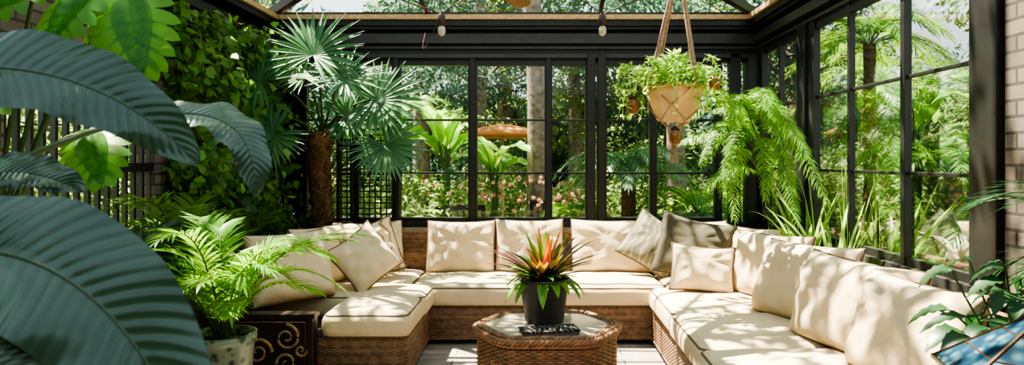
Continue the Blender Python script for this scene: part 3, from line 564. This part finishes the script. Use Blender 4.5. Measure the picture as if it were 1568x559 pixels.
# ------------------------------------------------------------------ hanging planter
hp=empty('hanging_planter'); hx,hy=.88,4.5; mb=MB()
m_tan=plain('tan_ceramic',(.62,.40,.19),.5,0,.2,12); m_rope=plain('jute_rope',(.38,.23,.15),.9,0,.4,80,.4)
lathe(mb,[(0,1.70),(.10,1.70),(.115,1.712),(.19,1.885),(.196,1.93),(.188,1.935),(.18,1.90),(0,1.90)],(hx,hy,0),8,0,smooth=False)
mb.build('bowl',[m_tan],hp,bevel=.006)
mb=MB(); hook=A(hx+.03,hy,2.74)
for i in range(4):
    a=i*math.pi/2+.5; rim=A(hx+.2*math.cos(a),hy+.2*math.sin(a),1.93); low=A(hx+.115*math.cos(a),hy+.115*math.sin(a),1.70)
    for dx in(-.007,.007): tube(mb,[hook+A(dx,0,0),rim+A(dx,0,.0)],.0065,6)
    for da in(-.78,.78): tube(mb,[rim,A(hx+.17*math.cos(a+da),hy+.17*math.sin(a+da),1.80),low+A(0,0,0)],.004,5)
    tube(mb,[low,A(hx,hy,1.64)],.006,6); tube(mb,[rim+A(0,0,-.015),rim+A(0,0,.03)],.013,8)
tube(mb,[hook,hook+A(0,0,.36)],.008,6); tube(mb,[A(hx,hy,1.64),A(hx,hy,1.55)],np.array([.012,.02]),8)
tt=np.linspace(0,6.283,40,endpoint=False); tube(mb,np.stack([hx+.197*np.cos(tt),hy+.197*np.sin(tt),np.full(40,1.925)],1),.007,6,closed=True)
for i in range(14):
    a=i*.45; tube(mb,[A(hx+.014*math.cos(a),hy+.014*math.sin(a),1.56),A(hx+.026*math.cos(a),hy+.026*math.sin(a),1.43)],.0025,4)
mb.build('macrame_cords',[m_rope],hp)
m_amb=plain('amber_glass',(.22,.09,.03),.15,0,.2,20)
mb=MB()
for (x,y,z) in((hx-.27,hy-.02,1.80),(hx+.25,hy-.05,1.95),(hx-.01,hy-.08,1.60)):
    lathe(mb,[(0,-.05),(.030,-.05),(.038,-.02),(.038,.02),(.026,.045),(.012,.05),(0,.055)],(x,y,z),16,0)
    lathe(mb,[(0,.045),(.03,.043),(.01,.065),(0,.067)],(x,y,z),12,1); tube(mb,[(x,y,z+.05),(x*.5+hx*.5,y*.5+hy*.5,z+.13)],.002,4,1)
mb.build('amber_lanterns',[m_amb,plain('dark_bronze',(.06,.035,.02),.4,.6)],hp)
mb=MB(); n=800; th=rng.uniform(0,6.28,n); ph=rng.uniform(0,1,n)**.6; r=.18*ph; B=np.stack([hx+r*np.cos(th),hy+r*np.sin(th),1.92+.22*(1-ph**2)*rng.uniform(.2,1,n)],1)
D=np.stack([np.cos(th)*(.4+ph),np.sin(th)*(.4+ph),.9-ph+rng.normal(0,.3,n)],1); blades(mb,B,D,np.tile(A(0,0,1),(n,1))+rng.normal(0,.3,(n,3)),rng.uniform(.04,.08,n),.03,.6,P_heart,3,3,.2,0)
for i in range(30):
    a=rng.uniform(0,6.28); ex=rng.uniform(.2,.37); dz=rng.uniform(-.12,.26)
    P=bez(A(hx+.1*math.cos(a),hy+.1*math.sin(a),1.95),A(hx+ex*math.cos(a),hy+ex*math.sin(a),2.18),A(hx+ex*1.05*math.cos(a),hy+ex*math.sin(a),1.95-dz),14)
    tube(mb,P,.002,4,0); Q=np.repeat(P[3:],3,0); m=len(Q); blades(mb,Q,rng.normal(0,1,(m,3))+A(0,0,-.2),rng.normal(0,.4,(m,3))+A(0,0,1),rng.uniform(.03,.05,m),.022,.6,P_heart,3,2,.0,0)
mb.build('trailing_leaves',[L_hang],hp)
cf=empty('ceiling_fan'); mb=MB(); fx,fy,fz=-.20,3.85,2.46
lathe(mb,[(0,-.06),(.07,-.05),(.10,0),(.09,.06),(.02,.08),(.015,.1),(.015,.82),(.06,.84),(.06,.87),(0,.87)],(fx,fy,fz),28,0); mb.build('motor_housing',[m_frame],cf)
mb=MB()
for i in range(5):
    a=math.radians(82+72*i); d=A(math.cos(a),math.sin(a),0); s=A(-d[1],d[0],0)
    t=np.linspace(0,1,14); w=.045+.035*np.sin(np.pi*t**.7)**.7; w[-1]*=.6; P=A(fx,fy,fz)+d*(.09+.64*t[:,None])
    V=[]
    for q in(.004,-.004): V.append(P-s*w[:,None]+A(0,0,q+.01)); V.append(P+s*w[:,None]+A(0,0,q-.01))
    V=np.stack([V[0],V[1],V[3],V[2]],0).reshape(-1,3); f=grid_faces(4,14,True); mb.add(V,f,smooth=False); mb.add(V[[13,27,41,55]],[0,1,2,3],smooth=False)
mb.build('fan_blades',[plain('walnut_blade',(.20,.10,.05),.4,0,.3,20)],cf)
sl=empty('string_lights'); mb=MB(); pts=[(-2.4,5.2,2.78),(-.70,5.0,2.50),(.46,5.0,2.50),(1.95,5.4,2.80)]
for a,b in zip(pts[:-1],pts[1:]):
    m=(A(*a)+A(*b))/2+A(0,0,.45 if a is pts[1] else .22); 
    tube(mb,bez(a,m,b,24),.005,5,0)
P=bez((-.70,5.0,2.5),(-1.0,5.6,2.15),(-1.1,6.75,2.7),24); tube(mb,P,.004,5,0)
for x,y,z in pts[1:3]:
    lathe(mb,[(0,.01),(.022,.005),(.027,-.02),(.030,-.08),(.024,-.086)],(x,y,z),16,0); lathe(mb,[(.018,-.08),(.028,-.105),(.029,-.13),(.018,-.15),(0,-.158)],(x,y,z),16,1)
mb.build('cable_and_bulbs',[plain('brown_socket',(.05,.03,.02),.4),plain('bulb_glass',(.45,.40,.30),.08)],sl)

# ------------------------------------------------------------------ garden
def clump(name,n,size,mat,w=.45,flat=.8):
    mb=MB(); d=nrm(rng.normal(0,1,(n,3))); r=rng.uniform(.25,1,n)[:,None]**.5; B=d*r*A(1,1,flat)
    blades(mb,B,nrm(d*.6+rng.normal(0,.6,(n,3))+A(0,0,-.2)),rng.normal(0,.6,(n,3))+A(0,0,1),rng.uniform(.6,1.3,n)*size,size*w,.6,P_lance,2,2,0,0); return mb.mesh(name,[mat])
C_tree=[clump('tree_foliage_a',780,.17,L_t1),clump('tree_foliage_b',700,.20,L_t3,.3)]
C_shr=[clump('shrub_foliage_a',900,.16,L_t2,.5),clump('shrub_foliage_b',800,.22,L_t2,.25),clump('shrub_foliage_c',900,.15,L_t1,.6)]
C_sp=clump('sparse_branch_foliage',190,.20,L_t1,.5,.5)
def inst(me,parent,loc,sc,nm='foliage'):
    o=bpy.data.objects.new(nm,me); COL.objects.link(o); o.location=loc; o.scale=(sc,sc,sc*rng.uniform(.75,1)); o.rotation_euler=(rng.uniform(-.5,.5),rng.uniform(-.5,.5),rng.uniform(0,6.28)); o.parent=parent
def tree(x,y,h,r,crown0,nc,cr,kind=0,spread=1.0):
    e=empty('garden_tree'); mb=MB(); t=np.linspace(0,1,12); lean=rng.uniform(-.3,.3,2)
    P=np.stack([x+lean[0]*t**2+.05*np.sin(t*7+x),y+lean[1]*t**2,-.15+t*h],1); tube(mb,P,r*(1.25-.8*t)+.1*r*(t<.05),12,0)
    for i in range(nc):
        k=rng.uniform(crown0/h,1); pz=k*h; a=rng.uniform(0,6.28); rad=cr*rng.uniform(.25,1)*(1.1-.5*k)*spread; c=A(x+lean[0]*k*k+rad*math.cos(a),y+lean[1]*k*k+rad*math.sin(a),pz+rng.uniform(0,.5))
        b=A(x+lean[0]*k*k,y+lean[1]*k*k,max(crown0*.8,pz-.6)); 
        if i%2==0: tube(mb,bez(b,(b+c)/2+A(0,0,.2),c,8),np.linspace(r*.3,.01,8),5,0)
        inst(C_tree[kind],e,c,rng.uniform(.6,1.1))
    mb.build('trunk',[m_bark],e)
for a in ((-.05,9.6,9,.13,4.2,12,2.2,0),(-1.3,15,10,.14,2.8,20,2.8,1),(2.6,13,10,.16,2.8,22,2.8,1),(-4.5,12,9,.16,2.2,24,2.6,1),(.9,18,11,.16,3.2,22,3,0),(5.5,15,10,.2,2.2,24,3,0),(-8,16,10,.2,2.2,24,3,0),(-3,18,11,.2,2.8,24,3,0),(9,11,9,.2,2.2,22,3,1),(6.6,7.0,8,.12,3.0,13,2.0,0),(3.6,18.5,11,.2,2.8,22,3,0),(-6.8,9.0,7,.14,2.4,16,1.8,1),(9,4,8,.14,2.4,16,2.2,0),(-9,3,7,.14,2.4,14,2.0,0),(-1.0,20,10,.2,2.5,22,3.2,1)):
    tree(*a)
# unseen tree added above the glass roof, open branches placed to dapple the sun
ov=empty('added_shade_tree'); mb=MB(); base=A(-5.6,7.6,-.15); tip=A(-1.2,5.0,6.6)
tr_=bez(base,A(-5.2,7.4,5.4),tip,20); tube(mb,tr_,np.linspace(.22,.05,20),12,0)
for i in range(20):
    c=A(rng.uniform(-4.2,1.6),rng.uniform(3.2,8.2),rng.uniform(5.8,7.4)); b=tr_[int(rng.uniform(11,19))]
    tube(mb,bez(b,(b+c)/2+A(0,0,.3),c,10),np.linspace(.035,.008,10),5,0); inst(C_sp,ov,c,rng.uniform(.65,1.0))
for i in range(9):  # denser clumps added out of view to keep sun off the near left leaves
    c=A(rng.uniform(-4.2,-2.1),rng.uniform(1.0,3.3),rng.uniform(5.9,7.0)); b=tr_[int(rng.uniform(13,19))]
    tube(mb,bez(b,(b+c)/2+A(0,0,.3),c,10),np.linspace(.035,.008,10),5,0); inst(C_tree[0],ov,c,rng.uniform(.65,.9))
mb.build('trunk_and_branches',[m_bark],ov)
hd=empty('garden_hedge')
for i in range(84):
    x=rng.uniform(-17,17); y=rng.uniform(17,21); inst(C_tree[i%2],hd,(x,y,rng.uniform(.2,3.8)),rng.uniform(1.1,1.7))
mb=MB(); xs=np.linspace(-26,26,60); zs=np.linspace(-.2,3.6,14); XX,ZZ=np.meshgrid(xs,zs,indexing='ij'); YY=22+.6*np.sin(XX*1.3+ZZ*2)+.4*np.sin(XX*3.1-ZZ*3); mb.add(np.stack([XX,YY,ZZ+.3*np.sin(XX*2)*(ZZ>3)],-1),grid_faces(60,14))
mb.build('hedge_core',[plain('hedge_dark',(.03,.06,.03),.9,0,.7,4)],hd)
sh=empty('garden_shrubs')
for i in range(60):
    x=rng.uniform(-6,5.5); y=rng.uniform(8.0,13.5)
    if x>-1.2 and x<1.0: continue
    inst(C_shr[i%3],sh,(x,y,rng.uniform(.1,.75)+(.5 if abs(x)>2.5 else 0)),rng.uniform(.4,.8))
for i in range(16): inst(C_shr[i%3],sh,(rng.uniform(-1.6,1.2),rng.uniform(7.7,9),rng.uniform(.1,.45)),rng.uniform(.3,.42))
for i in range(14): inst(C_shr[i%3],sh,(rng.uniform(-1.4,1.4),rng.uniform(13,16),rng.uniform(.1,.9)),rng.uniform(.5,.8))
for i in range(52):
    x=rng.uniform(3.6,7); y=rng.uniform(3.5,11); inst((C_shr+C_tree)[i%5],sh,(x,y,rng.uniform(.1,1.3)+(.9 if x>5 else 0)),rng.uniform(.4,.8))
for i in range(20): inst(C_shr[i%3],sh,(rng.uniform(-6,-3.8),rng.uniform(3,7.5),rng.uniform(.3,1.8)),rng.uniform(.5,.9))
mb=MB(); n=90; B=np.stack([rng.choice([rng.uniform(-1.9,-1.0),rng.uniform(-.1,.9)],n)+rng.uniform(-.6,.6,n),rng.uniform(8.0,9.4,n),rng.uniform(.8,1.25,n)],1)
for k in range(5):
    a=k*1.256; blades(mb,B,np.tile(A(math.cos(a),-.4,math.sin(a)),(n,1)),np.tile(A(0,-1,.2),(n,1)),.035,.03,.1,P_leaf,2,2,0,0)
mb.build('garden_flowers',[leafm('pink_white_petal',(.75,.12,.06),(.8,.65,.55),.6,.3,(.8,.4,.3))])
def banana(x,y,hs,n,mats,name='banana_plant',L0=1.0,W=.3):
    e=empty(name); mb=MB(); tube(mb,[(x,y,-.13),(x,y,hs*.6),(x+.03,y,hs)],[.07,.06,.04],10,1)
    for i in range(n):
        az=i*2.4+.8; h=A(math.cos(az),math.sin(az),0); l=L0*rng.uniform(.8,1.1); up=rng.uniform(.6,1.2); p0=A(x,y,hs-.05); p1=p0+h*l*.25+A(0,0,l*.85*up); p2=p0+h*l*.8+A(0,0,l*(.95*up-.4))
        q0=p0+(p1-p0)*.35; tube(mb,[p0,q0],[.02,.012],6,1); bigleaf(mb,q0,p1,p2,(-h[0]*.5,-h[1]*.5-.3,1),W*rng.uniform(.8,1.1),nseg=24,nx=7,ruf=.015,freq=24,fold=.25,mat=0,ribmat=1)
    mb.build('banana_leaves',mats,e)
banana(-1.15,8.5,1.35,9,[L_ban,m_stem]); banana(-.62,9.6,1.1,7,[L_ban,m_stem],L0=.9); banana(-1.9,8.9,1.5,8,[L_ban,m_stem]); banana(3.8,7.0,1.6,8,[L_ban,m_stem])
def gpalm(x,y,z,n,L0,mt,name='garden_palm',ll=.24,tr=.08):
    e=empty(name); mb=MB(); zt=np.linspace(-.13,z,30); tube(mb,np.stack([np.full(30,x),np.full(30,y),zt],1),tr+.01*np.abs(np.sin(zt*25)),10,2)
    for i in range(n):
        az=i*2.4; h=A(math.cos(az),math.sin(az),0); Ln=L0*rng.uniform(.8,1.1); el=rng.uniform(10,75); p0=A(x,y,z-.02); p1=p0+h*Ln*.45+A(0,0,Ln*.6*math.sin(math.radians(el))+.1); p2=p0+h*Ln+A(0,0,Ln*.5*math.sin(math.radians(el))-.35*Ln)
        frond(mb,p0,p1,p2,(0,0,1),ll,.022,30,.15,55,.6,.007,0,1)
    mb.build('palm_crown',[mt,m_stem,m_ptrunk],e)
gpalm(1.05,8.1,1.30,26,.85,L_fan); gpalm(3.15,6.6,2.55,20,.75,L_fern,tr=.05); gpalm(2.0,8.7,.8,20,.9,L_areca); gpalm(3.4,4.9,.8,20,.8,L_areca); gpalm(1.75,8.0,.7,16,.7,L_fan);gpalm(.5,8.3,.75,14,.5,L_areca)
gpalm(4.2,8.8,2.4,18,1.2,L_areca,tr=.09); gpalm(3.6,6.0,1.3,18,.9,L_fern,tr=.07)
um=empty('garden_parasol'); mb=MB(); lathe(mb,[(0,2.02),(.3,1.97),(.62,1.86),(.62,1.80),(0,1.95)],(-.56,10.8,0),8,0); tube(mb,[(-.56,10.8,-.13),(-.56,10.8,2.05)],.02,8,1)
mb.build('canopy_and_pole',[plain('terracotta_canvas',(.48,.19,.06),.8),m_wood],um)
gt=empty('garden_table'); mb=MB(); lathe(mb,[(0,.72),(.42,.72),(.43,.74),(.42,.76),(0,.765)],(-1.35,7.75,0),40,0); tube(mb,[(-1.35,7.75,-.13),(-1.35,7.75,.72)],.035,10,0); lathe(mb,[(0,-.10),(.25,-.12),(.25,-.13)],(-1.35,7.75,0),24,0)
mb.build('round_top_and_base',[plain('white_enamel',(.7,.72,.72),.3)],gt)
for (x,y) in((-.85,8.0),(.1,8.9)):
    e=empty('garden_chair'); mb=MB(); box(mb,x-.22,x+.22,y-.22,y+.22,.40,.44); 
    for a in(-.2,.2):
        for b in(-.2,.2): box(mb,x+a-.015,x+a+.015,y+b-.015,y+b+.015,-.13,.42 if b<0 else .9)
    for i in range(6): box(mb,x-.18+i*.072-.012,x-.18+i*.072+.012,y+.19,y+.21,.44,.88)
    box(mb,x-.22,x+.22,y+.18,y+.22,.86,.92); mb.build('chair_frame',[m_frame],e)

# ------------------------------------------------------------------ light
w=bpy.data.worlds.new('sky'); S.world=w; w.use_nodes=True; nt=w.node_tree; bg=nt.nodes['Background']
tc=nt.nodes.new('ShaderNodeTexCoord'); sx=nt.nodes.new('ShaderNodeSeparateXYZ'); nt.links.new(tc.outputs['Generated'],sx.inputs[0])
r=ramp(nt,sx.outputs[2],[(0,(.92,.97,.95)),(.6,(.74,.87,.98))]); nt.links.new(r.outputs[0],bg.inputs[0]); bg.inputs[1].default_value=2.0
sd=bpy.data.lights.new('sun','SUN'); sd.energy=38; sd.angle=.008; sd.color=(1,.88,.68); so=bpy.data.objects.new('sun',sd); COL.objects.link(so)
so.rotation_euler=Vector((-.38,.20,1.0)).to_track_quat('Z','Y').to_euler(); so.location=(-5,5,10)
cam=bpy.data.cameras.new('camera'); co=bpy.data.objects.new('camera',cam); COL.objects.link(co); co.location=(0,0,1.45); co.rotation_euler=(math.pi/2,0,0)
cam.lens=36*1300/1920; cam.shift_x=-50/1920; cam.shift_y=-42/1920; cam.clip_start=.05; cam.dof.use_dof=True; cam.dof.focus_distance=4.8; cam.dof.aperture_fstop=4.0
S.camera=co
try: S.view_settings.look='AgX - High Contrast'
except Exception as ex: print(ex)
